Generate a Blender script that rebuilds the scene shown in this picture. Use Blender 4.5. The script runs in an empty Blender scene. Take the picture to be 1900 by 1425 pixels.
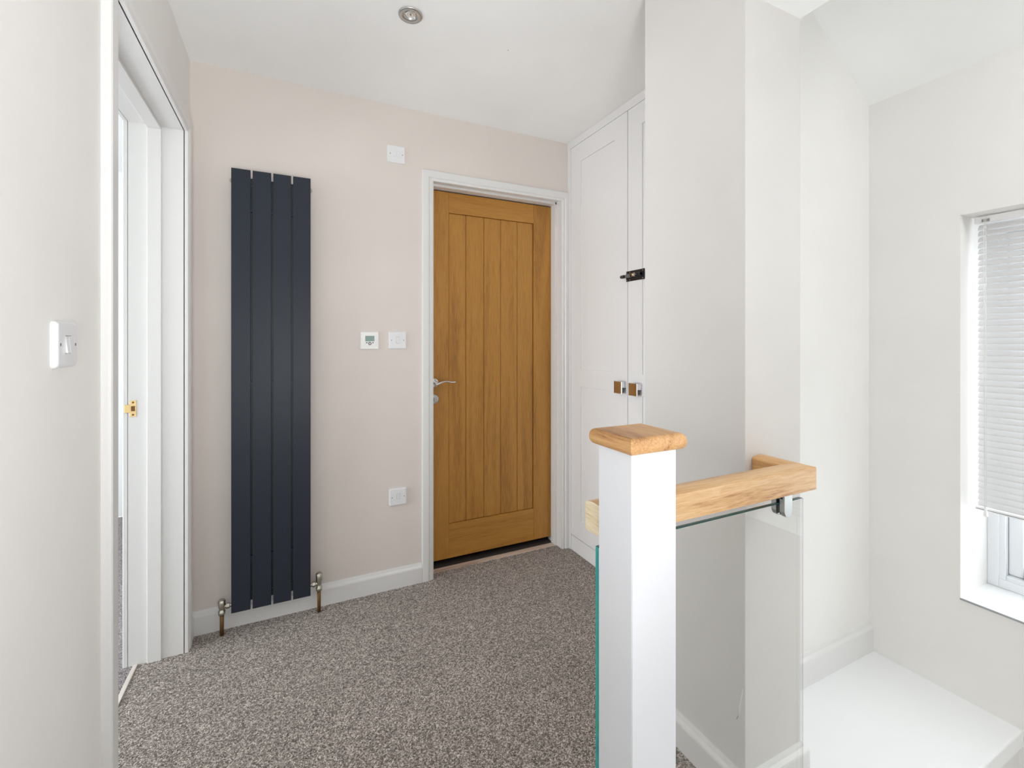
import bpy, bmesh, math, random
from mathutils import Vector, Matrix
random.seed(7)
S = bpy.context.scene
COL = S.collection

# ------------------------------------------------------------------ camera
cam_d = bpy.data.cameras.new('camera')
cam_d.sensor_width = 36.0
cam_d.lens = 846.6 / 1900 * 36.0
cam_d.shift_y = -(712.5 - 629.7) / 1900
cam_d.clip_start = 0.02
cam = bpy.data.objects.new('camera', cam_d)
cam.location = (0, 0, 1.235)
cam.rotation_euler = (math.radians(90), 0, math.radians(-25.94))
COL.objects.link(cam)
S.camera = cam

# ------------------------------------------------------------------ view, world, lights
S.view_settings.view_transform = 'Standard'
S.view_settings.look = 'None'
S.view_settings.gamma = 1.0
S.view_settings.use_curve_mapping = False
S.view_settings.exposure = 0.10
S.cycles.max_bounces = 14
S.cycles.diffuse_bounces = 10
S.cycles.transparent_max_bounces = 16
S.cycles.caustics_reflective = False
S.cycles.caustics_refractive = False

w = bpy.data.worlds.new('sky')
w.use_nodes = True
bg = w.node_tree.nodes['Background']
bg.inputs[0].default_value = (0.93, 0.965, 1.0, 1)
bg.inputs[1].default_value = 3.8
S.world = w


def area(name, loc, rot, sx, sy, power, color=(1, 1, 1), spread=180):
    l = bpy.data.lights.new(name, 'AREA')
    l.shape = 'RECTANGLE'; l.size = sx; l.size_y = sy
    l.energy = power; l.color = color; l.spread = math.radians(spread)
    o = bpy.data.objects.new(name, l)
    o.location = loc; o.rotation_euler = [math.radians(a) for a in rot]
    COL.objects.link(o)
    return o


# daylight in the room through the left doorway; the other lamps are added fills
area('added_fill_stair', (2.05, -1.0, 1.0), (0, 90, 0), 1.7, 1.0, 16, (0.945, 0.975, 1.0), 110)  # added fill lamp; this stretch of wall has no window
area('added_fill_slope', (1.70, -0.5, 2.36), (0, -35, 0), 0.6, 1.0, 18, (0.945, 0.975, 1.0))  # added lamp brightening the stairs; the slope has no rooflight
area('added_fill_below', (1.3, -0.6, -2.3), (180, 0, 0), 1.2, 1.6, 9, (0.945, 0.975, 1.0))  # added up-light in the stairwell, no source seen there
area('daylight_left_room', (-3.1, 1.9, 1.45), (0, -90, 0), 1.5, 1.8, 50, (0.93, 0.97, 1.0))
area('added_fill_left_room_low', (-3.1, 1.6, 0.75), (0, -90, 0), 0.9, 1.4, 12, (0.93, 0.97, 1.0), 80)  # added low fill for the lower landing walls and carpet
area('added_fill_bounced', (0.05, -0.6, 0.9), (128, 0, 10), 0.5, 0.5, 12.5, (0.96, 0.98, 1.0), 115)  # added, unseen fill behind the camera, aimed up at the ceiling

# ------------------------------------------------------------------ materials


def mat(name, color, rough=0.5, metal=0.0, spec=0.5):
    m = bpy.data.materials.new(name); m.use_nodes = True
    b = m.node_tree.nodes['Principled BSDF']
    b.inputs['Base Color'].default_value = (*color, 1)
    b.inputs['Roughness'].default_value = rough
    b.inputs['Metallic'].default_value = metal
    b.inputs['Specular IOR Level'].default_value = spec
    return m


def lin(r, g, b):
    f = lambda c: (c / 255 / 12.92) if c / 255 <= 0.04045 else ((c / 255 + 0.055) / 1.055) ** 2.4
    return (f(r), f(g), f(b))


def nodes(m):
    nt = m.node_tree
    return nt, nt.nodes['Principled BSDF'], lambda t, **k: _nn(nt, t, **k)


def _nn(nt, t, **k):
    n = nt.nodes.new(t)
    for a, v in k.items():
        setattr(n, a, v)
    return n


def ramp(nt, stops):
    r = nt.nodes.new('ShaderNodeValToRGB')
    e = r.color_ramp.elements
    while len(e) < len(stops):
        e.new(0.5)
    for i, (p, c) in enumerate(stops):
        e[i].position = p; e[i].color = (*c, 1)
    return r


def paint(name, color, rough=0.6, bump=0.05, scale=260, var=0.02):
    """emulsion: faint roller texture"""
    m = mat(name, color, rough)
    nt, b, N = nodes(m)
    tc = N('ShaderNodeTexCoord')
    n1 = N('ShaderNodeTexNoise'); n1.inputs['Scale'].default_value = scale; n1.inputs['Detail'].default_value = 3
    n2 = N('ShaderNodeTexNoise'); n2.inputs['Scale'].default_value = 2.3; n2.inputs['Detail'].default_value = 4
    nt.links.new(tc.outputs['Object'], n1.inputs['Vector'])
    nt.links.new(tc.outputs['Object'], n2.inputs['Vector'])
    lo = tuple(max(0, c * (1 - var)) for c in color); hi = tuple(min(1, c * (1 + var)) for c in color)
    r = ramp(nt, [(0.35, lo), (0.65, hi)])
    nt.links.new(n2.outputs['Fac'], r.inputs['Fac'])
    nt.links.new(r.outputs['Color'], b.inputs['Base Color'])
    bp = N('ShaderNodeBump'); bp.inputs['Strength'].default_value = bump; bp.inputs['Distance'].default_value = 0.002
    nt.links.new(n1.outputs['Fac'], bp.inputs['Height'])
    nt.links.new(bp.outputs['Normal'], b.inputs['Normal'])
    return m


def wood(name, dark, mid, light, axis, rough=0.45, scale=1.0, bump=0.12, band=9.0):
    m = mat(name, mid, rough)
    nt, b, N = nodes(m)
    tc = N('ShaderNodeTexCoord')
    mp = N('ShaderNodeMapping')
    sc = [1.0, 1.0, 1.0]; sc[axis] = 0.07
    mp.inputs['Scale'].default_value = [v * scale for v in sc]
    mp.inputs['Location'].default_value = (3.1, 1.7, 5.3)
    nt.links.new(tc.outputs['Object'], mp.inputs['Vector'])
    n0 = N('ShaderNodeTexNoise'); n0.inputs['Scale'].default_value = band; n0.inputs['Detail'].default_value = 3; n0.inputs['Distortion'].default_value = 0.6
    nt.links.new(mp.outputs['Vector'], n0.inputs['Vector'])
    mul = N('ShaderNodeMath', operation='MULTIPLY'); mul.inputs[1].default_value = 6.0
    nt.links.new(n0.outputs['Fac'], mul.inputs[0])
    fr = N('ShaderNodeMath', operation='PINGPONG'); fr.inputs[1].default_value = 1.0
    nt.links.new(mul.outputs[0], fr.inputs[0])
    n1 = N('ShaderNodeTexNoise'); n1.inputs['Scale'].default_value = 160; n1.inputs['Detail'].default_value = 5; n1.inputs['Roughness'].default_value = 0.7
    nt.links.new(mp.outputs['Vector'], n1.inputs['Vector'])
    mx = N('ShaderNodeMath', operation='MULTIPLY_ADD'); mx.inputs[1].default_value = 0.22; mx.inputs[2].default_value = 0.0
    nt.links.new(fr.outputs[0], mx.inputs[0])
    m2 = N('ShaderNodeMath', operation='MULTIPLY_ADD'); m2.inputs[1].default_value = 0.78
    nt.links.new(n1.outputs['Fac'], m2.inputs[0]); nt.links.new(mx.outputs[0], m2.inputs[2])
    r = ramp(nt, [(0.33, dark), (0.47, mid), (0.66, light)])
    nt.links.new(m2.outputs[0], r.inputs['Fac'])
    nt.links.new(r.outputs['Color'], b.inputs['Base Color'])
    bp = N('ShaderNodeBump'); bp.inputs['Strength'].default_value = bump; bp.inputs['Distance'].default_value = 0.001
    nt.links.new(n1.outputs['Fac'], bp.inputs['Height'])
    nt.links.new(bp.outputs['Normal'], b.inputs['Normal'])
    return m


def carpet(name, c0, c1, c2, c3):
    m = mat(name, c1, 0.95, spec=0.1)
    nt, b, N = nodes(m)
    tc = N('ShaderNodeTexCoord')
    nd = N('ShaderNodeTexNoise'); nd.inputs['Scale'].default_value = 120; nd.inputs['Detail'].default_value = 2
    nt.links.new(tc.outputs['Object'], nd.inputs['Vector'])
    ad = N('ShaderNodeMixRGB', blend_type='ADD'); ad.inputs['Fac'].default_value = 0.012
    nt.links.new(tc.outputs['Object'], ad.inputs['Color1']); nt.links.new(nd.outputs['Color'], ad.inputs['Color2'])
    vo = N('ShaderNodeTexVoronoi'); vo.inputs['Scale'].default_value = 310
    nt.links.new(ad.outputs['Color'], vo.inputs['Vector'])
    sep = N('ShaderNodeSeparateColor')
    nt.links.new(vo.outputs['Color'], sep.inputs['Color'])
    n2 = N('ShaderNodeTexNoise'); n2.inputs['Scale'].default_value = 55; n2.inputs['Detail'].default_value = 4; n2.inputs['Roughness'].default_value = 0.75
    nt.links.new(tc.outputs['Object'], n2.inputs['Vector'])
    mx = N('ShaderNodeMath', operation='MULTIPLY_ADD'); mx.inputs[1].default_value = 0.70
    k = N('ShaderNodeMath', operation='MULTIPLY'); k.inputs[1].default_value = 0.30
    nt.links.new(n2.outputs['Fac'], k.inputs[0])
    nt.links.new(sep.outputs['Red'], mx.inputs[0]); nt.links.new(k.outputs[0], mx.inputs[2])
    r = ramp(nt, [(0.16, c0), (0.40, c1), (0.62, c2), (0.84, c3)])
    nt.links.new(mx.outputs[0], r.inputs['Fac'])
    # broad footfall shading of the pile
    n3 = N('ShaderNodeTexNoise'); n3.inputs['Scale'].default_value = 3.5; n3.inputs['Detail'].default_value = 3
    nt.links.new(tc.outputs['Object'], n3.inputs['Vector'])
    r3 = ramp(nt, [(0.3, (0.9, 0.9, 0.9)), (0.7, (1.0, 1.0, 1.0))])
    nt.links.new(n3.outputs['Fac'], r3.inputs['Fac'])
    ml = N('ShaderNodeMixRGB', blend_type='MULTIPLY'); ml.inputs['Fac'].default_value = 1
    nt.links.new(r.outputs['Color'], ml.inputs['Color1']); nt.links.new(r3.outputs['Color'], ml.inputs['Color2'])
    nt.links.new(ml.outputs['Color'], b.inputs['Base Color'])
    bp = N('ShaderNodeBump'); bp.inputs['Strength'].default_value = 0.9; bp.inputs['Distance'].default_value = 0.004
    nt.links.new(vo.outputs['Distance'], bp.inputs['Height']); bp.invert = True
    nt.links.new(bp.outputs['Normal'], b.inputs['Normal'])
    b.inputs['Sheen Weight'].default_value = 0.25
    return m


def glassm(name, tint):
    m = bpy.data.materials.new(name); m.use_nodes = True
    nt = m.node_tree
    nt.nodes.clear()
    out = nt.nodes.new('ShaderNodeOutputMaterial')
    tr = nt.nodes.new('ShaderNodeBsdfTransparent'); tr.inputs[0].default_value = (*tint, 1)
    gl = nt.nodes.new('ShaderNodeBsdfGlossy'); gl.inputs['Roughness'].default_value = 0.0
    lw = nt.nodes.new('ShaderNodeLayerWeight'); lw.inputs[0].default_value = 0.5
    pw = nt.nodes.new('ShaderNodeMath'); pw.operation = 'POWER'; pw.inputs[1].default_value = 5
    fr = nt.nodes.new('ShaderNodeMath'); fr.operation = 'MULTIPLY_ADD'; fr.inputs[1].default_value = 0.9; fr.inputs[2].default_value = 0.02
    nt.links.new(lw.outputs['Facing'], pw.inputs[0]); nt.links.new(pw.outputs[0], fr.inputs[0])
    mx = nt.nodes.new('ShaderNodeMixShader')
    nt.links.new(fr.outputs[0], mx.inputs[0]); nt.links.new(tr.outputs[0], mx.inputs[1]); nt.links.new(gl.outputs[0], mx.inputs[2])
    nt.links.new(mx.outputs[0], out.inputs[0])
    return m


M = {}
M['beige'] = paint('emulsion_warm_lit', (0.705, 0.645, 0.605), 0.75)  # one wall paint throughout; this warm tint carries the inner landing's light
M['stone'] = paint('emulsion_mid_lit', (0.79, 0.775, 0.755), 0.75)  # same wall paint, tinted for the light on the left wall
M['cream'] = paint('emulsion_bright_lit', (0.82, 0.81, 0.79), 0.75)  # same wall paint, made lighter for the brighter stair side
M['nib'] = paint('projecting_wall_shaded', (0.67, 0.652, 0.635), 0.75)  # same wall paint, darkened to stand in for shade on this wall
M['ceil'] = paint('ceiling_white', (0.88, 0.89, 0.885), 0.8)
M['white'] = paint('white_gloss', (0.735, 0.73, 0.72), 0.32, 0.015, 90, 0.008)
M['post'] = paint('white_satin', (0.735, 0.75, 0.785), 0.38, 0.03, 60, 0.01)
M['ledge'] = paint('white_board', (0.85, 0.86, 0.865), 0.4, 0.01, 60, 0.008)
M['cup'] = paint('cupboard_white', (0.71, 0.705, 0.705), 0.38, 0.01, 60, 0.006)
M['plastic'] = mat('white_plastic', (0.77, 0.775, 0.79), 0.3)
M['thermo'] = mat('warm_white_plastic', (0.85, 0.845, 0.83), 0.35)
M['pvc'] = mat('white_upvc', (0.80, 0.82, 0.84), 0.25)
M['slat'] = mat('slat_white', (0.92, 0.92, 0.93), 0.35)
M['cord'] = mat('cord_white', (0.86, 0.86, 0.85), 0.5)
M['greyedge'] = mat('grey_sill_edge', (0.34, 0.35, 0.36), 0.4)
M['slate'] = mat('slate_grey_paint', lin(38, 44, 53), 0.42, 0, 0.25)
M['slatedark'] = mat('slate_grey_rear', lin(34, 37, 42), 0.5)
M['chrome'] = mat('chrome', (0.80, 0.80, 0.81), 0.09, 1.0)
M['satin'] = mat('satin_steel', (0.55, 0.56, 0.55), 0.33, 1.0)
M['mirror'] = mat('polished_chrome', (0.78, 0.76, 0.74), 0.05, 1.0)
M['nickel'] = mat('aged_nickel', (0.52, 0.50, 0.43), 0.25, 1.0)
M['copper'] = mat('old_copper_pipe', lin(118, 86, 50), 0.45, 0.5)
M['brass'] = mat('brass', (0.83, 0.60, 0.30), 0.25, 1.0)
M['dark'] = mat('dark_recess', (0.03, 0.03, 0.03), 0.6)
M['darkslot'] = mat('slot_grey', (0.22, 0.22, 0.22), 0.6)
M['screw'] = mat('screw_grey', (0.33, 0.33, 0.33), 0.35, 0.6)
M['black'] = mat('black_lacquer', (0.012, 0.012, 0.016), 0.3)
M['lcd'] = mat('lcd_green_grey', lin(136, 158, 152), 0.2)
M['button'] = mat('button_grey', lin(112, 106, 108), 0.4)
M['rubber'] = mat('black_rubber', (0.02, 0.02, 0.02), 0.5)
M['threshold'] = mat('threshold_dark', lin(70, 62, 58), 0.5)
M['strip'] = wood('threshold_wood', lin(176, 150, 132), lin(200, 178, 162), lin(218, 200, 186), 0, 0.4)
M['alu'] = mat('aluminium_strip', (0.78, 0.72, 0.66), 0.35, 0.4)
OAK = (lin(150, 102, 42), lin(172, 120, 50), lin(186, 134, 60))
M['oak_v'] = wood('oak_vertical', *OAK, 2, 0.42)
M['oak_h'] = wood('oak_horizontal', *OAK, 0, 0.42)
M['groove'] = mat('oak_groove', lin(86, 56, 26), 0.7)
RAIL = (lin(168, 118, 70), lin(206, 160, 106), lin(224, 186, 138))
M['rail_x'] = wood('rail_oak_along_x', *RAIL, 0, 0.33, 1.6)
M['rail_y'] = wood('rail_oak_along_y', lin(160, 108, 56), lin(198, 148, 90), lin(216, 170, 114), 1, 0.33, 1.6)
M['endgrain'] = wood('rail_end_pale', lin(190, 160, 118), lin(226, 208, 172), lin(240, 228, 204), 1, 0.5, 1.6, 0.2)
M['cap'] = wood('cap_oak', lin(142, 96, 52), lin(182, 134, 84), lin(204, 160, 108), 1, 0.4, 1.8)
M['carpet'] = carpet('landing_carpet', lin(72, 63, 57), lin(124, 112, 104), lin(172, 160, 151), lin(232, 222, 212))
M['carpet2'] = carpet('room_carpet', lin(80, 72, 74), lin(124, 116, 118), lin(160, 152, 152), lin(196, 190, 188))
M['glass'] = glassm('clear_glass', (0.985, 0.990, 0.984))
M['pane'] = glassm('window_glass', (0.97, 0.98, 0.98))
# green cut edge of toughened glass
m = mat('glass_cut_edge', lin(60, 160, 154), 0.12)
nt, b, N = nodes(m)
tc = N('ShaderNodeTexCoord'); nz = N('ShaderNodeTexNoise'); nz.inputs['Scale'].default_value = 7; nz.inputs['Detail'].default_value = 3
nt.links.new(tc.outputs['Object'], nz.inputs['Vector'])
rr = ramp(nt, [(0.30, lin(20, 120, 150)), (0.45, lin(60, 170, 165)), (0.58, lin(50, 160, 120)), (0.72, lin(20, 105, 105))])
nt.links.new(nz.outputs['Fac'], rr.inputs['Fac']); nt.links.new(rr.outputs['Color'], b.inputs['Base Color'])
M['edge'] = m
M['edge_dark'] = mat('glass_top_edge', lin(52, 96, 98), 0.15)
M['edge_clear'] = glassm('glass_side_edge', (0.93, 0.92, 0.94))
M['arris'] = mat('glass_arris', lin(84, 80, 92), 0.15)

# ------------------------------------------------------------------ mesh helpers


class MB:
    """collects shapes, builds ONE mesh object"""

    def __init__(self):
        self.bm = bmesh.new()
        self.mats = []

    def mi(self, m):
        m = M[m] if isinstance(m, str) else m
        if m not in self.mats:
            self.mats.append(m)
        return self.mats.index(m)

    def box(self, x0, x1, y0, y1, z0, z1, m, bevel=0.0, seg=2, edges=None):
        i = self.mi(m)
        t = bmesh.new()
        bmesh.ops.create_cube(t, size=1)
        for v in t.verts:
            v.co = Vector(((x0 + x1) / 2 + v.co.x * (x1 - x0), (y0 + y1) / 2 + v.co.y * (y1 - y0), (z0 + z1) / 2 + v.co.z * (z1 - z0)))
        if bevel > 0:
            es = list(t.edges) if edges is None else [e for e in t.edges if edges(e)]
            bmesh.ops.bevel(t, geom=es, offset=bevel, segments=seg, affect='EDGES', profile=0.5)
        self.merge(t, i)
        return self

    def merge(self, t, i=None, mtx=None, smooth=False):
        off = {}
        for v in t.verts:
            off[v] = self.bm.verts.new(mtx @ v.co if mtx else v.co)
        for f in t.faces:
            try:
                nf = self.bm.faces.new([off[v] for v in f.verts])
                nf.material_index = i if i is not None else f.material_index
                nf.smooth = smooth or f.smooth
            except ValueError:
                pass
        t.free()

    def poly_prism(self, pts, axis, a0, a1, m):
        """extrude 2D polygon along axis (0,1,2); pts in the two other axes, in order"""
        i = self.mi(m)

        def P(p, a):
            c = [0, 0, 0]; k = [q for q in (0, 1, 2) if q != axis]
            c[k[0]], c[k[1]] = p; c[axis] = a
            return Vector(c)
        A = [self.bm.verts.new(P(p, a0)) for p in pts]
        B = [self.bm.verts.new(P(p, a1)) for p in pts]
        n = len(pts)
        for f in [A, B[::-1]] + [[A[k], A[(k + 1) % n], B[(k + 1) % n], B[k]] for k in range(n)]:
            nf = self.bm.faces.new(f); nf.material_index = i
        return self

    def cyl(self, c, axis, r, h, m, seg=32, r2=None, bevel=0.0, smooth=True):
        """axis: vector; c: centre of the base; h: height along axis"""
        i = self.mi(m)
        t = bmesh.new()
        bmesh.ops.create_cone(t, cap_ends=True, segments=seg, radius1=r, radius2=r if r2 is None else r2, depth=h)
        if bevel:
            es = [e for e in t.edges if abs(abs(e.verts[0].co.z) - h / 2) < 1e-6 and abs(e.verts[0].co.z - e.verts[1].co.z) < 1e-6]
            bmesh.ops.bevel(t, geom=es, offset=bevel, segments=3, affect='EDGES')
        for f in t.faces:
            f.smooth = len(f.verts) == 4 and smooth
        q = Vector((0, 0, 1)).rotation_difference(Vector(axis).normalized())
        mt = Matrix.Translation(Vector(c)) @ q.to_matrix().to_4x4() @ Matrix.Translation((0, 0, h / 2))
        self.merge(t, i, mt)
        return self

    def lathe(self, c, axis, prof, m, seg=40):
        """prof: list of (radius, height)"""
        i = self.mi(m)
        q = Vector((0, 0, 1)).rotation_difference(Vector(axis).normalized())
        mt = Matrix.Translation(Vector(c)) @ q.to_matrix().to_4x4()
        rings = []
        for r, h in prof:
            rings.append([self.bm.verts.new(mt @ Vector((r * math.cos(2 * math.pi * k / seg), r * math.sin(2 * math.pi * k / seg), h))) for k in range(seg)] if r > 1e-6 else [self.bm.verts.new(mt @ Vector((0, 0, h)))])
        for a, b_ in zip(rings[:-1], rings[1:]):
            for k in range(seg):
                if len(a) == 1 and len(b_) == 1:
                    continue
                if len(a) == 1:
                    fv = [a[0], b_[k], b_[(k + 1) % seg]]
                elif len(b_) == 1:
                    fv = [a[k], a[(k + 1) % seg], b_[0]]
                else:
                    fv = [a[k], a[(k + 1) % seg], b_[(k + 1) % seg], b_[k]]
                f = self.bm.faces.new(fv); f.material_index = i; f.smooth = True
        return self

    def tube(self, pts, r, m, seg=12, flat=1.0, up=(0, 0, 1)):
        """r: number or list; flat squashes along the second axis"""
        i = self.mi(m)
        pts = [Vector(p) for p in pts]
        n = len(pts)
        rs = r if isinstance(r, (list, tuple)) else [r] * n
        rings = []
        for k, p in enumerate(pts):
            d = (pts[min(k + 1, n - 1)] - pts[max(k - 1, 0)]).normalized()
            u = Vector(up)
            if abs(d.dot(u)) > 0.95:
                u = Vector((1, 0, 0))
            s = d.cross(u).normalized(); u2 = s.cross(d).normalized()
            rings.append([self.bm.verts.new(p + s * (rs[k] * math.cos(a)) + u2 * (rs[k] * flat * math.sin(a))) for a in [2 * math.pi * j / seg for j in range(seg)]])
        for a, b_ in zip(rings[:-1], rings[1:]):
            for j in range(seg):
                f = self.bm.faces.new([a[j], a[(j + 1) % seg], b_[(j + 1) % seg], b_[j]]); f.material_index = i; f.smooth = True
        for rg in (rings[0], rings[-1][::-1]):
            f = self.bm.faces.new(rg); f.material_index = i
        return self

    def sweep(self, prof, path, m, side=1, caps=True):
        """prof [(out, z)] closed polygon swept along 2D path with mitred corners; out is to the left (side=1) or right (-1)"""
        i = self.mi(m)
        P = [Vector(p) for p in path]
        rings = []
        for k, p in enumerate(P):
            d0 = (P[k] - P[k - 1]).normalized() if k else None
            d1 = (P[k + 1] - P[k]).normalized() if k < len(P) - 1 else None
            nrm = lambda d: Vector((-d.y, d.x)) * side
            if d0 is None:
                o = nrm(d1)
            elif d1 is None:
                o = nrm(d0)
            else:
                o = (nrm(d0) + nrm(d1)); o = o / (1 + nrm(d0).dot(nrm(d1)))
            rings.append([self.bm.verts.new(Vector((p.x + o.x * a, p.y + o.y * a, z))) for a, z in prof])
        n = len(prof)
        for a, b_ in zip(rings[:-1], rings[1:]):
            for j in range(n):
                f = self.bm.faces.new([a[j], a[(j + 1) % n], b_[(j + 1) % n], b_[j]]); f.material_index = i
        if caps:
            for rg in (rings[0], rings[-1]):
                f = self.bm.faces.new(rg); f.material_index = i
        return self

    def build(self, name, parent=None, **props):
        bmesh.ops.recalc_face_normals(self.bm, faces=self.bm.faces)
        me = bpy.data.meshes.new(name)
        self.bm.to_mesh(me); self.bm.free()
        for m_ in self.mats:
            me.materials.append(m_)
        o = bpy.data.objects.new(name, me)
        COL.objects.link(o)
        if parent is not None:
            o.parent = parent
            o.matrix_parent_inverse = Matrix.Identity(4)
            mw = Matrix.Translation(parent_world(parent))
            me.transform(mw.inverted())
        for k, v in props.items():
            o[k] = v
        return o


def parent_world(p):
    t = Vector((0, 0, 0))
    while p is not None:
        t += Vector(p.location)
        p = p.parent
    return t


def thing(name, loc, label, category, group=None, kind=None):
    o = bpy.data.objects.new(name, None)
    o.empty_display_size = 0.05
    o.location = loc
    COL.objects.link(o)
    o['label'] = label; o['category'] = category
    if group:
        o['group'] = group
    if kind:
        o['kind'] = kind
    return o


def struct(mb, name, label, category):
    return mb.build(name, label=label, category=category, kind='structure')


# ------------------------------------------------------------------ key dimensions
CZ = 2.40
XL = -0.376      # landing's left wall
YB = 2.30        # wall with the oak door
XP, YP = 1.07, 0.806   # projecting wall corner
XQ = 1.30        # its outer corner over the ledge
YF = 1.0157      # wall at the end of the ledge
XW = 2.08        # window wall
XC = 1.486       # cupboard front
ZD = -2.55       # floor below the stairs

# ------------------------------------------------------------------ floors
mb = MB()
mb.box(XL, 0.60, -2.0, YB, -0.25, 0, 'carpet')
mb.box(0.60, XQ, 0.70, YB, -0.25, 0, 'carpet')
mb.box(XQ, 2.2, 1.18, YB, -0.25, 0, 'carpet')
mb.box(-0.53, XL, 1.358, 2.178, -0.25, 0, 'carpet')
mb.box(0.664, 1.437, YB, 2.345, -0.25, 0, 'carpet')
struct(mb, 'floor', 'speckled grey-brown carpet of the landing', 'floor')
mb = MB()
mb.box(-3.2, -0.53, 0.2, 4.05, -0.25, -0.001, 'carpet2')
struct(mb, 'floor_left_room', 'grey carpet of the room through the left doorway', 'floor')
mb = MB(); mb.box(0.3, 1.9, 2.44, 3.3, -0.25, -0.004, 'threshold'); mb.box(0.60, 1.5, 2.345, 2.44, -0.25, -0.004, 'threshold')
struct(mb, 'floor_beyond_door', 'dark floor showing under the oak door', 'floor')
mb = MB(); mb.box(0.2, 2.4, -2.2, 1.2, ZD - 0.1, ZD, 'carpet')
struct(mb, 'floor_lower', 'carpet at the foot of the stairwell', 'floor')

# ------------------------------------------------------------------ walls
mb = MB()
mb.box(-0.551, XL, -2.0, 1.335, 0, CZ, 'stone')
mb.box(-0.551, XL, 2.201, 2.44, 0, CZ, 'stone')
mb.box(-0.551, XL, 1.335, 2.201, 2.079, CZ, 'stone')
struct(mb, 'wall_left', 'pale stone coloured wall with the open doorway and a light switch', 'wall')
mb = MB()
mb.box(XL, 0.655, YB, 2.44, 0, CZ, 'beige')
mb.box(1.446, 2.2, YB, 2.44, 0, CZ, 'beige')
mb.box(0.655, 1.446, YB, 2.44, 2.062, CZ, 'beige')
struct(mb, 'wall_back', 'beige wall behind the dark radiator and the oak door', 'wall')
mb = MB()
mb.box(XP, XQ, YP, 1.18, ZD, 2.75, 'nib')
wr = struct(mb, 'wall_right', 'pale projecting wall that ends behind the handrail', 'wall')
mb = MB()
mb.tube([(XP, 0.8119, 0.318), (XP, 0.8185, 0.283), (XP, 0.8225, 0.262), (XP, 0.822, 0.243), (XP, 0.832, 0.222)], [0.0010, 0.0018, 0.0024, 0.0020, 0.0010], 'plastic', 8)
mb.build('paint_scuff', wr, label='thin white scuff on the wall')
mb = MB()
YW0, YW1, ZW0, ZW1 = -0.46, 0.739, 0.3385, 1.6635
mb.box(XW, 2.42, -2.2, YW0, ZD, 2.9, 'cream')
mb.box(XW, 2.42, YW1, 1.30, ZD, 2.9, 'cream')
mb.box(XW, 2.42, YW0, YW1, ZD, ZW0, 'cream')
mb.box(XW, 2.42, YW0, YW1, ZW1, 2.9, 'cream')
struct(mb, 'wall_window', 'pale wall over the stairs with the blind-covered window', 'wall')
mb = MB()
mb.box(-3.3, 2.42, -2.15, -2.0, ZD, 2.9, 'cream')
struct(mb, 'wall_south', 'pale wall at the near end of the landing', 'wall')
mb = MB()
mb.box(XQ, 2.3, YF, 1.18, ZD, 2.75, 'cream')
struct(mb, 'wall_far', 'pale wall at the far end of the white ledge', 'wall')
# stairwell sides under the landing
mb = MB()
mb.box(0.50, 0.599, -2.0, 0.70, ZD, -0.25, 'cream')
mb.box(0.599, XW, 0.70, 0.80, ZD, -0.25, 'cream')
struct(mb, 'wall_stairwell', 'pale stairwell wall under the landing edge', 'wall')
# room through the left doorway
mb = MB()
mb.box(-3.3, -3.2, 0.1, 4.15, 0, CZ, 'ceil')
mb.box(-3.3, -0.44, 4.05, 4.15, 0, CZ, 'ceil')
mb.box(-3.3, -0.551, 0.1, 0.2, 0, CZ, 'ceil')
mb.box(-0.551, -0.44, 2.44, 4.15, 0, CZ, 'ceil')
struct(mb, 'wall_left_room', 'white wall of the room seen through the left doorway', 'wall')
mb = MB()
mb.box(0.3, 1.9, 3.2, 3.3, -0.25, CZ, 'cream')
mb.box(0.3, 0.4, 2.44, 3.2, -0.25, CZ, 'cream')
mb.box(1.8, 1.9, 2.44, 3.2, -0.25, CZ, 'cream')
mb.box(0.3, 1.9, 2.44, 3.3, CZ, CZ + 0.1, 'cream')
struct(mb, 'wall_beyond_door', 'wall of the closed room behind the oak door', 'wall')

# ------------------------------------------------------------------ ceilings
mb = MB()
mb.box(XL - 0.1, XP, -2.1, YP, CZ, CZ + 0.1, 'ceil')
mb.box(XL - 0.1, XQ, YP, 1.18, CZ, CZ + 0.1, 'ceil')
mb.box(XL - 0.1, 2.3, 1.18, YB + 0.1, CZ, CZ + 0.1, 'ceil')
mb.cyl((0.79, 1.66, CZ - 0.0006), (0, 0, 1), 0.0022, 0.002, 'screw', 10)
ce = struct(mb, 'ceiling', 'flat white ceiling over the landing', 'ceiling')
mb = MB()
mb.box(XP - 0.02, XQ, -2.1, YP, 2.144, 2.75, 'ceil')
struct(mb, 'ceiling_beam', 'lower white soffit beside the sloping ceiling', 'ceiling')
mb = MB()
sl = 0.70
mb.poly_prism([(XW + 0.4, 2.168 - sl * 0.4), (XQ - 0.05, 2.168 + sl * (XW - XQ + 0.05)), (XQ - 0.05, 2.168 + sl * (XW - XQ + 0.05) + 0.1), (XW + 0.4, 2.168 - sl * 0.4 + 0.1)], 1, -2.1, 1.1, 'ceil')
struct(mb, 'ceiling_slope', 'bright white sloping ceiling over the stairs', 'ceiling')
mb = MB(); mb.box(-3.3, XL - 0.1, 0.1, 4.15, CZ, CZ + 0.1, 'ceil')
struct(mb, 'ceiling_left_room', 'white ceiling of the room through the left doorway', 'ceiling')

# ------------------------------------------------------------------ ledge and landing edge
mb = MB()
mb.box(XQ, XW, 0.589, YF, -0.05, 0.0, 'ledge', 0.006, 3, edges=lambda e: all(v.co.y < 0.6 and v.co.z > -0.01 for v in e.verts))
struct(mb, 'trim_1', 'wide white painted ledge under the window wall', 'ledge')
mb = MB()
mb.box(0.60, XQ, 0.589, 0.70, -0.25, 0.002, 'white', 0.004, 2)
mb.box(XQ, XW, 0.60, 0.80, -0.25, -0.05, 'white')
struct(mb, 'trim_2', 'white boarded edge of the landing below the glass', 'trim')

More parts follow.
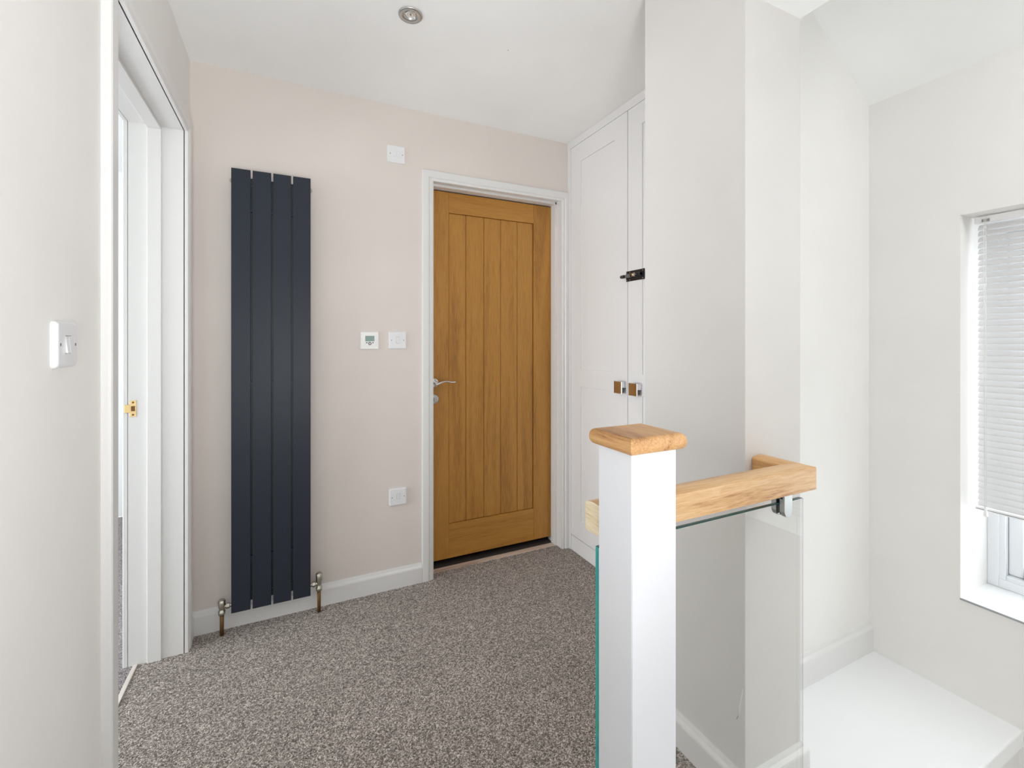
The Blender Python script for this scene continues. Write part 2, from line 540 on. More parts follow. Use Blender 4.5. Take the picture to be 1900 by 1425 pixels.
# ------------------------------------------------------------------ skirting
SK = [(0, 0), (0.017, 0), (0.017, 0.074), (0.0155, 0.079), (0.011, 0.083), (0.0075, 0.086), (0.006, 0.091), (0.004, 0.096), (0, 0.097)]
mb = MB(); mb.sweep(SK, [(XL, 2.235), (XL, YB), (0.6035, YB)], 'white', side=-1)
struct(mb, 'baseboard_back', 'white skirting board below the radiator', 'skirting')
mb = MB(); mb.sweep(SK, [(XL, -2.0), (XL, 1.26)], 'white', side=-1)
struct(mb, 'baseboard_left', 'white skirting board on the left wall', 'skirting')
mb = MB(); mb.sweep(SK, [(XP, 1.18), (XP, YP), (XQ, YP), (XQ, YF - 0.018)], 'white', side=-1)
struct(mb, 'baseboard_right', 'white skirting wrapping the projecting wall behind the glass', 'skirting')
SK2 = [(a, z * 1.14) for a, z in SK]
mb = MB(); mb.sweep(SK2, [(XW, YF), (XQ, YF)], 'white', side=1)
struct(mb, 'baseboard_ledge', 'white skirting board at the end of the ledge', 'skirting')

# ------------------------------------------------------------------ oak door and its frame
d = thing('door_1', (1.05, 2.40, 0.0), 'closed oak door with vertical planks in a white frame', 'door', kind='structure')
LX0, LX1, LZ0, LZ1 = 0.672, 1.434, 0.035, 2.041
PX0, PX1, PZ0, PZ1 = 0.782, 1.312, 0.222, 1.929
leaf = MB().box(LX0 + 0.002, LX1 - 0.002, 2.412, 2.438, LZ0, LZ1, 'groove').build('door_leaf', d)
for x0, x1 in ((LX0, PX0), (PX1, LX1)):
    MB().box(x0, x1, 2.400, 2.440, LZ0, LZ1, 'oak_v', 0.0015, 2).build('stile', leaf)
for z0, z1 in ((LZ0, PZ0), (PZ1, LZ1)):
    MB().box(PX0, PX1, 2.400, 2.440, z0, z1, 'oak_h', 0.0015, 2).build('rail', leaf)
mb = MB()
gx = [PX0 + 0.0015, 0.884, 0.9934, 1.0985, 1.2063, PX1 - 0.0015]
for a, b_ in zip(gx[:-1], gx[1:]):
    mb.box(a + 0.0008, b_ - 0.0008, 2.407, 2.430, PZ0 + 0.001, PZ1 - 0.001, 'oak_v', 0.0025, 1)
mb.build('panel', leaf)
mb = MB()   # lining and stop
Y0, Y1 = 2.29, 2.445
mb.box(0.640, 0.664, Y0, Y1, 0, 2.08, 'white'); mb.box(1.438, 1.462, Y0, Y1, 0, 2.08, 'white'); mb.box(0.664, 1.438, Y0, Y1, 2.056, 2.08, 'white')
mb.box(0.664, 0.674, 2.345, 2.396, 0, 2.056, 'white', 0.001, 1); mb.box(1.428, 1.438, 2.345, 2.396, 0, 2.056, 'white', 0.001, 1)
mb.box(0.664, 1.438, 2.345, 2.396, 2.044, 2.056, 'white', 0.001, 1)
mb.build('door_lining', d)
# architrave as a mitred sweep in the XZ plane


def architrave(path, prof, tf, m='white'):
    """path: 2D points; prof [(across, out)] from inner edge outwards; tf maps (u, v, out) to world"""
    b2 = MB(); i = b2.mi(m)
    P = [Vector(p) for p in path]; rings = []
    for k, p in enumerate(P):
        d0 = (P[k] - P[k - 1]).normalized() if k else None
        d1 = (P[k + 1] - P[k]).normalized() if k < len(P) - 1 else None
        nrm = lambda q: Vector((-q.y, q.x))
        o = nrm(d1) if d0 is None else nrm(d0) if d1 is None else (nrm(d0) + nrm(d1)) / (1 + nrm(d0).dot(nrm(d1)))
        rings.append([b2.bm.verts.new(Vector(tf(p.x + o.x * a, p.y + o.y * a, t))) for a, t in prof])
    n = len(prof)
    for a, b_ in zip(rings[:-1], rings[1:]):
        for j in range(n):
            f = b2.bm.faces.new([a[j], a[(j + 1) % n], b_[(j + 1) % n], b_[j]]); f.material_index = i
    for rg in (rings[0], rings[-1]):
        f = b2.bm.faces.new(rg); f.material_index = i
    return b2


AR = [(0, 0), (0, 0.011), (0.004, 0.0135), (0.012, 0.0135), (0.0155, 0.011), (0.019, 0.0155), (0.024, 0.018), (0.052, 0.018), (0.0555, 0.016), (0.056, 0.012), (0.056, 0)]
architrave([(0.658, 0), (0.658, 2.050), (1.444, 2.050), (1.444, 0)], [(a * 0.95, t) for a, t in AR], lambda u, v, t: (min(u, XC - 0.001), YB - t, v)).build('architrave', d)
# handle and thumb turn
h = MB(); c = (0.6975, 2.400, 0.9995)
h.lathe(c, (0, -1, 0), [(0, 0), (0.0255, 0), (0.0262, 0.003), (0.0255, 0.008), (0.021, 0.0105), (0, 0.0105)], 'chrome')
h.lathe(c, (0, -1, 0), [(0.0115, 0.010), (0.010, 0.022), (0.0095, 0.046), (0.0105, 0.052), (0.009, 0.056), (0, 0.057)], 'chrome', 24)
pts = []; rs = []
for k in range(17):
    t = k / 16
    pts.append((0.690 + 0.117 * t, 2.350 - 0.006 * math.sin(t * math.pi) + 0.010 * t, 0.992 + 0.018 * math.sin(min(1, t * 1.35) * math.pi / 1.35) - 0.001 * t))
    rs.append(0.0135 - 0.0050 * min(1, t * 2.2))
h.tube(pts, rs, 'chrome', 16, 0.62)
h.build('door_handle', d, label='chrome curved lever handle')
h = MB(); c = (0.6975, 2.400, 0.9125)
h.lathe(c, (0, -1, 0), [(0, 0), (0.0252, 0), (0.026, 0.003), (0.0252, 0.0075), (0.0215, 0.009), (0, 0.009)], 'satin')
h.lathe(c, (0, -1, 0), [(0.0098, 0.0088), (0.0098, 0.0094), (0, 0.0096)], 'screw', 24)
h.box(c[0] - 0.0022, c[0] + 0.0022, 2.378, 2.392, c[2] - 0.0095, c[2] + 0.0095, 'chrome', 0.0012, 2)
h.build('thumb_turn', d, label='round satin steel privacy turn')
mb = MB(); mb.box(0.664, 1.438, 2.345, 2.383, -0.02, 0.0035, 'strip', 0.002, 2)
struct(mb, 'trim_3', 'pale wooden threshold strip at the oak door', 'threshold')
mb = MB(); mb.box(0.664, 1.438, 2.383, 2.46, -0.02, 0.0025, 'threshold', 0.001, 1)
struct(mb, 'trim_4', 'dark threshold under the oak door', 'threshold')

# ------------------------------------------------------------------ open doorway in the left wall
d2 = thing('door_2', (-0.46, 1.768, 0.0), 'open white doorway in the left wall, its jambs grooved', 'doorway', kind='structure')
mb = MB()
A0, A1 = -0.549, XL + 0.003
mb.box(A0, A1, 1.333, 1.366, 0, 2.081, 'white'); mb.box(A0, A1, 2.178, 2.203, 0, 2.081, 'white'); mb.box(A0, A1, 1.358, 2.178, 2.056, 2.081, 'white')
mb.build('door_lining', d2)
mb = MB()
for (y0, y1, z0, z1) in ((1.366, 1.376, 0, 2.044), (2.169, 2.178, 0, 2.044), (1.358, 2.178, 2.044, 2.056)):
    mb.box(-0.490, -0.446, y0, y1, z0, z1, 'white', 0.0012, 1)
mb.build('door_stop', d2)
AL = [(0, 0), (0, 0.012), (0.003, 0.0145), (0.011, 0.0145), (0.0145, 0.0132), (0.018, 0.016), (0.023, 0.018), (0.053, 0.018), (0.0565, 0.016), (0.057, 0.011), (0.057, 0)]
architrave([(2.178, 0), (2.178, 2.056), (1.361, 2.056), (1.361, 0)], [(-a, t * 1.1) for a, t in AL], lambda u, v, t: (XL + t, u, v)).build('architrave', d2)
architrave([(2.178, 0), (2.178, 2.056), (1.358, 2.056), (1.358, 0)], [(-a, t) for a, t in AL], lambda u, v, t: (-0.551 - t, u, v)).build('architrave', d2)
mb = MB()   # strike plate
yy = 2.178
mb.box(-0.5435, -0.5235, yy - 0.0018, yy + 0.001, 0.9425, 1.004, 'brass', 0.0006, 1)
mb.box(-0.560, -0.5425, yy - 0.0022, yy + 0.001, 0.958, 0.9885, 'brass', 0.0008, 1)
mb.box(-0.5395, -0.5275, yy - 0.0021, yy - 0.0005, 0.9635, 0.983, 'copper')
for z in (0.950, 0.9965):
    mb.cyl((-0.5335, yy - 0.0017, z), (0, -1, 0), 0.0036, 0.0008, 'copper', 14)
mb.build('strike_plate', d2, label='small brass strike plate')
mb = MB(); mb.box(-0.534, -0.519, 1.358, 2.178, -0.02, 0.005, 'alu', 0.0025, 3)
struct(mb, 'trim_5', 'slim metal carpet strip across the left doorway', 'threshold')

# ------------------------------------------------------------------ window over the stairs
wn = thing('window_1', (2.32, 0.14, 0.9), 'white framed window over the stairs behind the blind', 'window', kind='structure')
mb = MB()
fx0, fx1 = 2.288, 2.352
zb, zt = 0.3455, ZW1


def frame_ring(mb, x0, x1, y0, y1, z0, z1, wd, m, bev=0.004):
    mb.box(x0, x1, y0, y0 + wd, z0, z1, m, bev, 2); mb.box(x0, x1, y1 - wd, y1, z0, z1, m, bev, 2)
    mb.box(x0, x1, y0 + wd, y1 - wd, z0, z0 + wd, m, bev, 2); mb.box(x0, x1, y0 + wd, y1 - wd, z1 - wd, z1, m, bev, 2)


frame_ring(mb, fx0 + 0.006, fx1, YW0, YW1, zb, zt, 0.046, 'pvc')
frame_ring(mb, fx0, fx1 - 0.03, YW0, YW1, zb, zt, 0.030, 'pvc', 0.002)
mb.build('window_frame', wn)
mb = MB()
frame_ring(mb, fx0 + 0.026, fx1 + 0.006, YW0 + 0.047, YW1 - 0.047, zb + 0.047, zt - 0.047, 0.038, 'pvc', 0.005)
mb.box(fx0 + 0.022, fx1 + 0.006, 0.1, 0.16, zb + 0.047, zt - 0.047, 'pvc', 0.005)
sash = mb.build('sash', wn)
mb = MB(); mb.box(fx0 + 0.017, fx0 + 0.025, 0.56, 0.652, zb + 0.056, zb + 0.062, 'nickel', 0.001, 1)
mb.box(fx0 + 0.010, fx0 + 0.026, 0.628, 0.646, zb + 0.050, zb + 0.057, 'nickel', 0.001, 1)
mb.build('window_stay', wn, label='small metal stay')
mb = MB(); mb.box(fx0 + 0.036, fx0 + 0.040, YW0 + 0.08, YW1 - 0.08, zb + 0.08, zt - 0.08, 'pane')
mb.build('pane', wn)
mb = MB(); mb.box(XW - 0.003, 2.288, YW0 - 0.0, YW1, ZW0, 0.3455, 'ledge')
sill = mb.build('window_sill', wn)
mb = MB(); mb.box(XW - 0.0045, XW - 0.003, YW0, YW1, ZW0, 0.3445, 'greyedge')
mb.build('sill_edge', wn, label='thin grey front edge of the sill')

# ------------------------------------------------------------------ venetian blind
bl = thing('venetian_blind', (2.165, 0.13, ZW1), 'white venetian blind lowered over the stairs window', 'blind')
by0, by1 = -0.44, 0.7275
mb = MB(); mb.box(2.150, 2.176, by0, by1, 1.637, 1.659, 'slat', 0.0015, 2)
hr = mb.build('headrail', bl)
mb = MB(); mb.box(2.1485, 2.1505, 0.6875, 0.7085, 1.6395, 1.6495, 'satin', 0.0004, 1)
mb.box(2.1480, 2.1490, 0.6895, 0.6925, 1.6405, 1.6485, 'screw'); mb.box(2.1480, 2.1490, 0.7035, 0.7065, 1.6405, 1.6485, 'screw')
mb.build('cord_lock', hr, label='small metal cord lock')
mb = MB()
i = mb.mi('slat')
zs = 1.624; npitch = 46; pitch = (zs - 0.668) / npitch
for k in range(npitch + 1):
    z = zs - k * pitch
    tilt = math.radians(54)
    wd = 0.0255
    A = []; B = []
    for q in range(6):
        s_ = q / 5 - 0.5
        cu = 0.0034 * (1 - 4 * s_ * s_)
        # s_=-0.5 is the room side edge (low), +0.5 the window side edge (high)
        dx = s_ * wd * math.cos(tilt) - cu * math.sin(tilt)
        dz = s_ * wd * math.sin(tilt) + cu * math.cos(tilt)
        A.append(mb.bm.verts.new((2.163 + dx, by0 + 0.004, z + dz)))
        B.append(mb.bm.verts.new((2.163 + dx, by1 - 0.008, z + dz)))
    for q in range(5):
        f = mb.bm.faces.new([A[q], A[q + 1], B[q + 1], B[q]]); f.material_index = i; f.smooth = True
sl_o = mb.build('slats', bl)
so = sl_o.modifiers.new('thickness', 'SOLIDIFY'); so.thickness = 0.0004
mb = MB(); mb.box(2.151, 2.175, by0 + 0.002, by1 - 0.002, 0.6425, 0.6555, 'slat', 0.003, 2)
mb.box(2.1500, 2.1512, by0 + 0.004, by1 - 0.004, 0.6470, 0.6490, 'screw')
mb.build('bottom_rail', bl)
for yc in (0.60, 0.02, -0.33):
    MB().tube([(2.1475, yc, 1.638), (2.1475, yc, 0.656)], 0.0006, 'cord', 6).build('ladder_cord', bl)
mb = MB()
mb.tube([(2.140, 0.6985, 1.648), (2.137, 0.6985, 1.60), (2.136, 0.6965, 0.655)], 0.0009, 'cord', 8)
mb.tube([(2.140, 0.6945, 1.648), (2.137, 0.6935, 1.60), (2.136, 0.6925, 0.655)], 0.0009, 'cord', 8)
mb.lathe((2.138, 0.696, 1.618), (0, 0, -1), [(0, -0.010), (0.003, -0.008), (0.0045, -0.002), (0.005, 0.002), (0.003, 0.004), (0, 0.004)], 'cord', 16)
mb.lathe((2.136, 0.6935, 0.664), (0, 0, -1), [(0, 0), (0.0022, 0.001), (0.0032, 0.010), (0.0062, 0.028), (0.0062, 0.033), (0, 0.033)], 'cord', 16)
mb.build('lift_cord', bl, label='white lift cord with a plastic tassel')

# ------------------------------------------------------------------ built-in cupboard
cu = thing('cupboard', (1.8, 1.75, 0.0), 'tall white built-in cupboard with square chrome knobs beside the oak door', 'cupboard')
mb = MB()
mb.box(XC + 0.020, 2.1, 1.19, YB - 0.002, 0.09, 2.3552, 'cup')
mb.box(XC, XC + 0.020, 2.264, YB - 0.001, 0.0, CZ - 0.001, 'cup')
mb.box(XC - 0.002, XC + 0.022, 1.19, YB - 0.001, 2.3553, CZ - 0.001, 'cup')
mb.build('carcass', cu)
mb = MB(); mb.box(XC + 0.001, XC + 0.019, 1.19, 2.2625, 0.001, 0.088, 'cup', 0.001, 1)
mb.build('plinth', cu)


def shaker(y0, y1):
    b2 = MB(); z0, z1 = 0.0915, 2.3545
    st = 0.100
    mid0, mid1 = 0.967, 1.070
    # frame with eased inner edges
    b2.box(XC + 0.006, XC + 0.019, y0 + 0.02, y1 - 0.02, z0 + 0.02, z1 - 0.02, 'cup')
    for (a0, a1, c0, c1) in ((y0, y0 + st, z0, z1), (y1 - st, y1, z0, z1)):
        b2.box(XC, XC + 0.0195, a0, a1, c0, c1, 'cup', 0.0012, 2)
    for (c0, c1) in ((z0, z0 + 0.108), (mid0, mid1), (z1 - 0.104, z1)):
        b2.box(XC + 0.0001, XC + 0.0194, y0 + st - 0.002, y1 - st + 0.002, c0, c1, 'cup', 0.0012, 2)
    return b2.build('door', cu)


dA = shaker(1.7625, 2.262)
dB = shaker(1.2600, 1.7590)
for dd, yk in ((dA, 1.800), (dB, 1.690)):
    b2 = MB()
    b2.box(1.456, 1.4605, yk - 0.029, yk + 0.029, 0.968, 1.027, 'mirror', 0.0006, 2)
    b2.box(1.4605, XC, yk - 0.028, yk + 0.028, 0.997, 1.0255, 'chrome', 0.0006, 2)
    b2.box(1.4605, XC, yk - 0.010, yk + 0.014, 0.970, 0.998, 'satin', 0.0006, 2)
    b2.build('knob', dd, label='square polished chrome knob')
b2 = MB()
b2.box(1.4835, XC, 1.6405, 1.7695, 1.517, 1.567, 'black', 0.0006, 1)
b2.cyl((1.4745, 1.7985, 1.5425), (0, -1, 0), 0.0080, 0.03, 'black', 20, bevel=0.003)
b2.cyl((1.4745, 1.79, 1.5425), (0, -1, 0), 0.0062, 0.135, 'black', 16)
for k in range(4):
    yk = 1.752 - k * 0.0085
    b2.tube([(1.4745 + 0.0085 * math.cos(a), yk + 0.0015 * math.sin(a), 1.5425 + 0.0085 * math.sin(a)) for a in [math.pi * 2 * j / 16 for j in range(17)]], 0.0013, 'satin', 6)
b2.cyl((1.4745, 1.7145, 1.5435), (0, -1, 0), 0.0082, 0.017, 'brass', 18)
b2.box(1.466, 1.4835, 1.690, 1.697, 1.534, 1.552, 'satin', 0.001, 1)
b2.box(1.468, 1.4835, 1.655, 1.680, 1.533, 1.552, 'black', 0.002, 1)
for y_, z_ in ((1.763, 1.560), (1.763, 1.524), (1.742, 1.561), (1.742, 1.523), (1.651, 1.560), (1.651, 1.524)):
    b2.cyl((1.4836, y_, z_), (-1, 0, 0), 0.0028, 0.001, 'satin', 12)
b2.build('spring_bolt', dB, label='black spring bolt with brass barrel')

# ------------------------------------------------------------------ radiator
ra = thing('radiator', (-0.069, 2.22, 0.0), 'tall slate grey flat-panel vertical radiator on the beige wall', 'radiator')
RY = 2.22; RZ0, RZ1 = 0.0925, 1.951
px = [(-0.2205, -0.1507), (-0.1429, -0.0730), (-0.0652, 0.0045), (0.0120, 0.0825)]
for a, b_ in px:
    MB().box(a, b_, RY, RY + 0.011, RZ0, RZ1, 'slate', 0.0012, 2).build('panel', ra)
MB().box(-0.218, 0.080, RY + 0.012, RY + 0.034, 1.885, 1.920, 'slatedark', 0.004, 2).build('header', ra)
MB().box(-0.218, 0.080, RY + 0.012, RY + 0.034, 0.125, 0.160, 'slatedark', 0.004, 2).build('header', ra)
for a in (-0.1468, -0.0691, 0.0083):
    MB().box(a - 0.025, a + 0.025, RY + 0.014, RY + 0.024, 0.128, 1.917, 'slatedark', 0.002, 1).build('rear_tube', ra)
for a in (-0.1468, -0.0691, 0.0083):
    for z in (0.307, 1.045, 1.785):
        MB().box(a - 0.006, a + 0.006, RY + 0.003, RY + 0.015, z - 0.011, z + 0.011, 'slate').build('spacer', ra)
for x_ in (-0.17, 0.03):
    for z_ in (0.35, 1.70):
        MB().box(x_ - 0.012, x_ + 0.012, RY + 0.02, YB - 0.0003, z_ - 0.02, z_ + 0.02, 'slatedark').build('wall_bracket', ra)
for s_, x_ in ((-1, -0.2205), (1, 0.0825)):
    mb = MB()
    mb.cyl((x_ - s_ * 0.004, RY + 0.022, 1.921 - 0.018), (s_, 0, 0), 0.011, 0.007, 'nickel', 20, bevel=0.001)
    mb.cyl((x_ + s_ * 0.002, RY + 0.022, 1.921 - 0.018), (s_, 0, 0), 0.0045, 0.005, 'nickel', 12)
    mb.build('bleed_plug', ra)


def valve(x, y, s_, zc, zcap):
    b2 = MB()
    b2.lathe((x, y, zc - 0.032), (0, 0, 1), [(0, 0), (0.0125, 0), (0.0135, 0.004), (0.0135, 0.015), (0.0108, 0.017), (0.0108, zcap * 0.45), (0.0125, zcap * 0.5), (0.0138, zcap * 0.55), (0.0138, zcap - 0.004), (0.010, zcap), (0, zcap)], 'nickel', 24)
    b2.cyl((x, y, zc), (-s_, 0, 0), 0.0088, 0.020, 'nickel', 20)
    b2.cyl((x - s_ * 0.016, y, zc), (-s_, 0, 0), 0.0118, 0.012, 'nickel', 6, smooth=False)
    b2.cyl((x - s_ * 0.027, y, zc), (-s_, 0, 0), 0.0085, 0.012, 'nickel', 16)
    v = b2.build('valve', ra, label='aged nickel radiator valve')
    b3 = MB(); b3.cyl((x, y, -0.005), (0, 0, 1), 0.0078, zc - 0.02, 'copper', 20)
    b3.build('supply_pipe', v, label='brown copper pipe')


valve(-0.256, RY + 0.022, -1, 0.119, 0.062)
valve(0.118, RY + 0.022, 1, 0.130, 0.080)

# ------------------------------------------------------------------ wall plates (built facing -Y about the origin, then placed)


def place(root, loc, rz=0.0):
    root.location = loc
    root.rotation_euler = (0, 0, rz)


def plate_root(name, label, category, group=None):
    return thing(name, (0, 0, 0), label, category, group)


def plate(root, wd, ht, t, m='plastic', bev=0.004):
    return MB().box(-wd / 2, wd / 2, -t, 0, -ht / 2, ht / 2, m, bev, 4, edges=lambda e: any(v.co.y < -t + 1e-5 for v in e.verts) or (abs(e.verts[0].co.x - e.verts[1].co.x) < 1e-6 and abs(e.verts[0].co.z - e.verts[1].co.z) < 1e-6)).build('plate', root)


def screws(root, y, dx=0.030):
    for s_ in (-1, 1):
        MB().cyl((s_ * dx, y + 0.0005, 0), (0, -1, 0), 0.0028, 0.0009, 'screw', 14).build('screw', root)


def rocker(root, x, z, wd, ht, y, tilt=1.0):
    b2 = MB()
    b2.box(x - wd / 2 - 0.0007, x + wd / 2 + 0.0007, y - 0.0003, y + 0.002, z - ht / 2 - 0.0008, z + ht / 2 + 0.0008, 'darkslot')
    i = b2.mi('plastic')
    t0, t1 = (0.0042, 0.0008) if tilt > 0 else (0.0008, 0.0042)
    b2.poly_prism([(y + 0.001, z - ht / 2), (y - t0, z - ht / 2), (y - 0.0022, z), (y - t1, z + ht / 2), (y + 0.001, z + ht / 2)], 0, x - wd / 2, x + wd / 2, 'plastic')
    return b2.build('rocker', root)


r1 = plate_root('light_switch', 'white single switch right of the thermostat on the beige wall', 'switch', None)
plate(r1, 0.0865, 0.085, 0.008); screws(r1, -0.008); rocker(r1, 0, 0, 0.0145, 0.030, -0.008, 1)
place(r1, (0.482, YB, 1.231))

r2 = plate_root('light_switch', 'low white switch plate near the floor between radiator and oak door', 'switch', None)
plate(r2, 0.0865, 0.085, 0.012, bev=0.006); screws(r2, -0.012); rocker(r2, 0, 0.004, 0.0145, 0.026, -0.012, -1)
place(r2, (0.4835, YB, 0.4515))

r3 = plate_root('isolator_switch', 'white isolator plate high on the wall left of the oak door', 'switch', None)
plate(r3, 0.087, 0.086, 0.008); screws(r3, -0.008)
rocker(r3, -0.0085, 0, 0.0155, 0.028, -0.0075, 1)
MB().box(0.0015, 0.0195, -0.0095, -0.007, -0.014, 0.014, 'plastic', 0.0012, 2).build('fuse_cover', r3)
place(r3, (0.4755, YB, 2.156))

r4 = plate_root('light_switch', 'white double switch on the near left wall beside the doorway', 'switch', None)
plate(r4, 0.088, 0.0845, 0.0095, bev=0.0075); screws(r4, -0.0095, 0.031)
rocker(r4, -0.0065, 0, 0.0105, 0.031, -0.0092, 1); rocker(r4, 0.0065, 0, 0.0105, 0.031, -0.0092, 1)
place(r4, (XL, 1.1105, 1.2255), math.radians(90))

th = plate_root('thermostat', 'square white thermostat with a small green-grey display', 'thermostat')
MB().box(-0.0425, 0.0425, -0.009, 0, -0.0415, 0.0415, 'thermo', 0.0025, 3).build('outer_frame', th)
bz = MB().box(-0.028, 0.028, -0.0125, -0.008, -0.0275, 0.0275, 'thermo', 0.001, 2).build('bezel', th)
MB().box(-0.0215, 0.0215, -0.0130, -0.0120, -0.0040, 0.0225, 'lcd', 0.0003, 1).build('display', th, label='small green-grey display')
for x_, z_, r_ in ((-0.0145, -0.0105, 0.0033), (0.0145, -0.0105, 0.0033)):
    MB().cyl((x_, -0.0122, z_), (0, -1, 0), r_, 0.0016, 'button', 16, bevel=0.0004).build('button', th)
b2 = MB(); b2.lathe((0, -0.0122, -0.0145), (0, -1, 0), [(0.0040, 0), (0.0040, 0.0018), (0.0072, 0.0018), (0.0078, 0.001), (0.0078, 0)], 'button', 24)
b2.build('button_ring', th)
MB().cyl((-0.0205, -0.0122, -0.0175), (0, -1, 0), 0.0012, 0.0006, 'button', 10).build('indicator', th)
place(th, (0.3475, YB, 1.2295))

# ------------------------------------------------------------------ recessed downlight
dl = thing('downlight', (0.389, 1.632, CZ), 'round brushed metal downlight set in the flat ceiling', 'ceiling light')
b2 = MB(); b2.lathe((0.389, 1.632, CZ), (0, 0, -1), [(0.0425, -0.001), (0.0425, 0.003), (0.040, 0.0055), (0.024, 0.004), (0.0215, 0.001), (0.0215, -0.0005)], 'satin', 48)
b2.build('bezel', dl)
b2 = MB(); b2.lathe((0.389, 1.632, CZ), (0, 0, -1), [(0.0214, -0.0008), (0.0205, 0.0004), (0.014, -0.0003), (0.0125, 0.0009), (0.010, 0.0009), (0.007, 0.0001), (0, 0.0003)], 'mirror', 36)
b2.cyl((0.389, 1.632, CZ - 0.0002), (0, 0, -1), 0.003, 0.0012, 'darkslot', 12)
b2.build('lamp', dl)

# ------------------------------------------------------------------ newel post
x0, x1, y0, y1 = 0.502, 0.5995, 0.5845, 0.6735
npost = thing('newel_post', ((x0 + x1) / 2, (y0 + y1) / 2, 0), 'square white newel post with an oak cap at the corner of the landing', 'newel post')
b2 = MB(); g = 0.0013
b2.poly_prism([(x0 + g, y0), (x1 - 0.001, y0), (x1, y0 + 0.001), (x1, y1 - 0.001), (x1 - 0.001, y1), (x0 + 0.001, y1), (x0, y1 - 0.001), (x0, y0 + g), (x0 + g, y0 + g)], 2, 0, 1.0465, 'post')
b2.build('post', npost)
b2 = MB()
i = b2.mi('cap')
prof = []
t = 0.0285; ov = 0.0125; zc0 = 1.046
for k in range(15):
    a = -math.pi / 2 + math.pi * k / 14
    prof.append((0.001 + (ov - 0.001) * max(0, math.cos(a)) ** 0.75, zc0 + t / 2 + t / 2 * math.sin(a)))
rings = []
for o_, z_ in prof:
    rings.append([b2.bm.verts.new(p) for p in ((x0 - o_, y0 - o_, z_), (x1 + o_, y0 - o_, z_), (x1 + o_, y1 + o_, z_), (x0 - o_, y1 + o_, z_))])
for a, b_ in zip(rings[:-1], rings[1:]):
    for k in range(4):
        f = b2.bm.faces.new([a[k], a[(k + 1) % 4], b_[(k + 1) % 4], b_[k]]); f.material_index = i
for rg in (rings[0], rings[-1]):
    f = b2.bm.faces.new(rg); f.material_index = i
b2.build('cap', npost, label='oak post cap with rounded edges')

# ------------------------------------------------------------------ handrail
hr_ = thing('handrail', (0.83, 0.702, 0.87), 'pale oak handrail turning a mitred corner to the wall', 'handrail')
RY0, RY1, HZ0, HZ1 = 0.674, 0.730, 0.870, 0.928
RXE = 1.151; RXW = RXE - 0.056; RX0 = 0.513
ww = RY1 - RY0


def rail_profile():
    # across 0..ww, z; rounded upper arrises and a shallow crown
    p = [(0, HZ0 + 0.001), (0.001, HZ0), (ww - 0.001, HZ0), (ww, HZ0 + 0.001)]
    for k in range(5):
        a = math.pi / 2 * k / 4
        p.append((ww - 0.006 + 0.006 * math.cos(a), HZ1 - 0.009 + 0.006 * math.sin(a)))
    for k in range(1, 6):
        s_ = k / 6
        p.append((ww - 0.006 - (ww - 0.009) * s_, HZ1 - 0.003 + 0.0035 * math.sin(math.pi * s_)))
    p += [(0.003, HZ1 - 0.003), (0.0015, HZ1 - 0.0035), (0, HZ1 - 0.005)]
    return p


pr = rail_profile()
b2 = MB(); ia, ie = b2.mi('rail_x'), b2.mi('endgrain')
A = [b2.bm.verts.new((RX0, RY0 + a, z)) for a, z in pr]
B = [b2.bm.verts.new((RXE - a, RY0 + a, z)) for a, z in pr]
for k in range(len(pr)):
    f = b2.bm.faces.new([A[k], A[(k + 1) % len(pr)], B[(k + 1) % len(pr)], B[k]]); f.material_index = ia
f = b2.bm.faces.new(A); f.material_index = ie
f = b2.bm.faces.new(B); f.material_index = ie
b2.build('rail', hr_)
b2 = MB(); ia, ie = b2.mi('rail_y'), b2.mi('endgrain')
A = [b2.bm.verts.new((RXE - a + 0.0002, RY0 + a + 0.0003, z)) for a, z in pr]
B = [b2.bm.verts.new((RXE - a, YP - 0.001, z)) for a, z in pr]
for k in range(len(pr)):
    f = b2.bm.faces.new([A[k], A[(k + 1) % len(pr)], B[(k + 1) % len(pr)], B[k]]); f.material_index = ia
for rg in (A, B):
    f = b2.bm.faces.new(rg); f.material_index = ie
b2.build('rail', hr_)

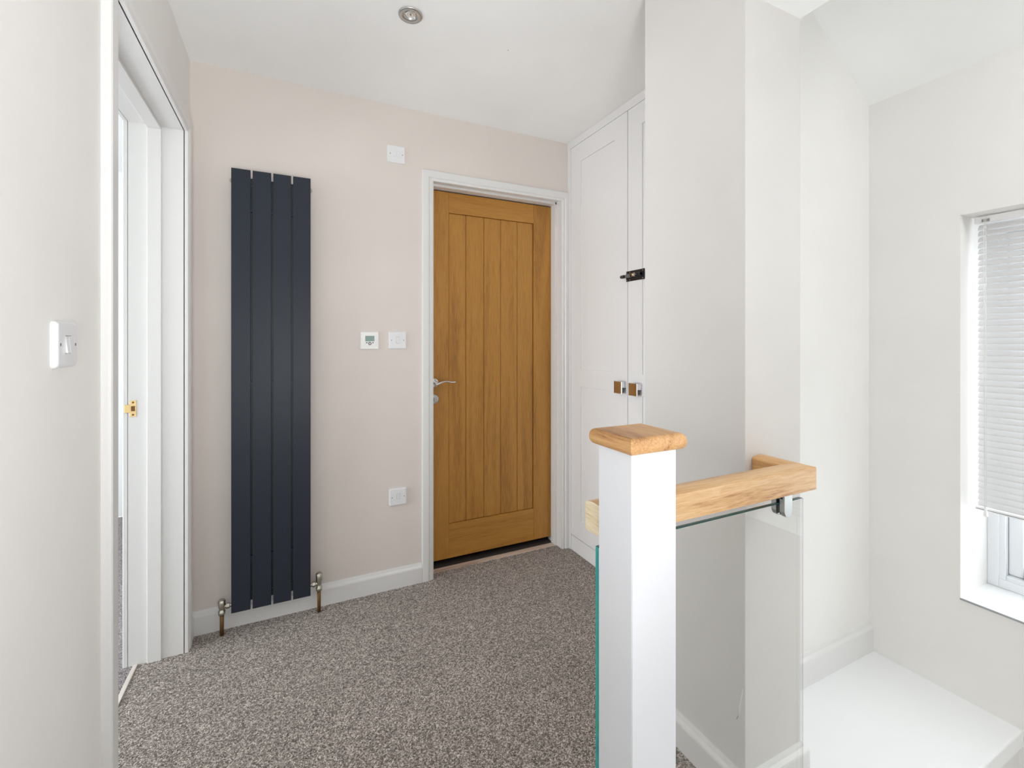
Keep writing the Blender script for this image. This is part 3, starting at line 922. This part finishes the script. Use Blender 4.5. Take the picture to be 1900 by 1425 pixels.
# ------------------------------------------------------------------ glass panel
GY0, GY1 = 0.698, 0.706
gp = thing('glass_panel', (0.83, 0.702, 0.0), 'clear glass balustrade panel with green edges under the handrail', 'glass panel')
gx0, gx1, gz0, gz1 = 0.519, 1.139, 0.003, 0.845
b2 = MB(); ig, i1, i2, i3 = b2.mi('glass'), b2.mi('edge'), b2.mi('edge_dark'), b2.mi('edge_clear')
rr_ = 0.006
outl = [(gx0, gz0), (gx1, gz0)]
for k in range(5):
    a = math.pi / 2 * k / 4
    outl.append((gx1 - rr_ + rr_ * math.cos(a), gz1 - rr_ + rr_ * math.sin(a)))
outl.append((gx0, gz1))
ia_ = b2.mi('arris')
ch = 0.0017
inset = [(min(max(x, gx0 + ch), gx1 - ch), min(max(z, gz0 + ch), gz1 - ch)) for x, z in outl]
F = [b2.bm.verts.new((x, GY0, z)) for x, z in inset]
A = [b2.bm.verts.new((x, GY0 + ch, z)) for x, z in outl]; B = [b2.bm.verts.new((x, GY1, z)) for x, z in outl]
n = len(outl)
for k in range(n):
    f = b2.bm.faces.new([A[k], A[(k + 1) % n], B[(k + 1) % n], B[k]])
    f.material_index = i1 if k == n - 1 else i2 if k == n - 2 else i3
    f = b2.bm.faces.new([F[k], F[(k + 1) % n], A[(k + 1) % n], A[k]])
    f.material_index = i1 if k == n - 1 else i2 if k == n - 2 else ia_
for rg in (F, B[::-1]):
    f = b2.bm.faces.new(rg); f.material_index = ig
b2.build('pane', gp)


def clamp(xc):
    b3 = MB()
    for y0_, y1_, m_ in ((0.6855, 0.6975, 'satin'), (0.7065, 0.7185, 'satin')):
        out2 = []
        hw = 0.0145
        out2 = [(xc - hw, 0.869), (xc + hw, 0.869), (xc + hw, 0.826), (xc + hw * 0.62, 0.816), (xc, 0.811), (xc - hw * 0.62, 0.816), (xc - hw, 0.826)]
        b3.poly_prism(out2, 1, y0_, y1_, m_)
    b3.box(xc - 0.013, xc + 0.013, 0.6975, 0.6982, 0.818, 0.869, 'rubber'); b3.box(xc - 0.013, xc + 0.013, 0.7058, 0.7065, 0.818, 0.869, 'rubber')
    b3.box(xc - 0.0145, xc + 0.0145, 0.690, 0.714, 0.856, 0.869, 'satin')
    return b3.build('clamp', gp, label='satin steel glass clamp')


clamp(1.062)
clamp(0.66)
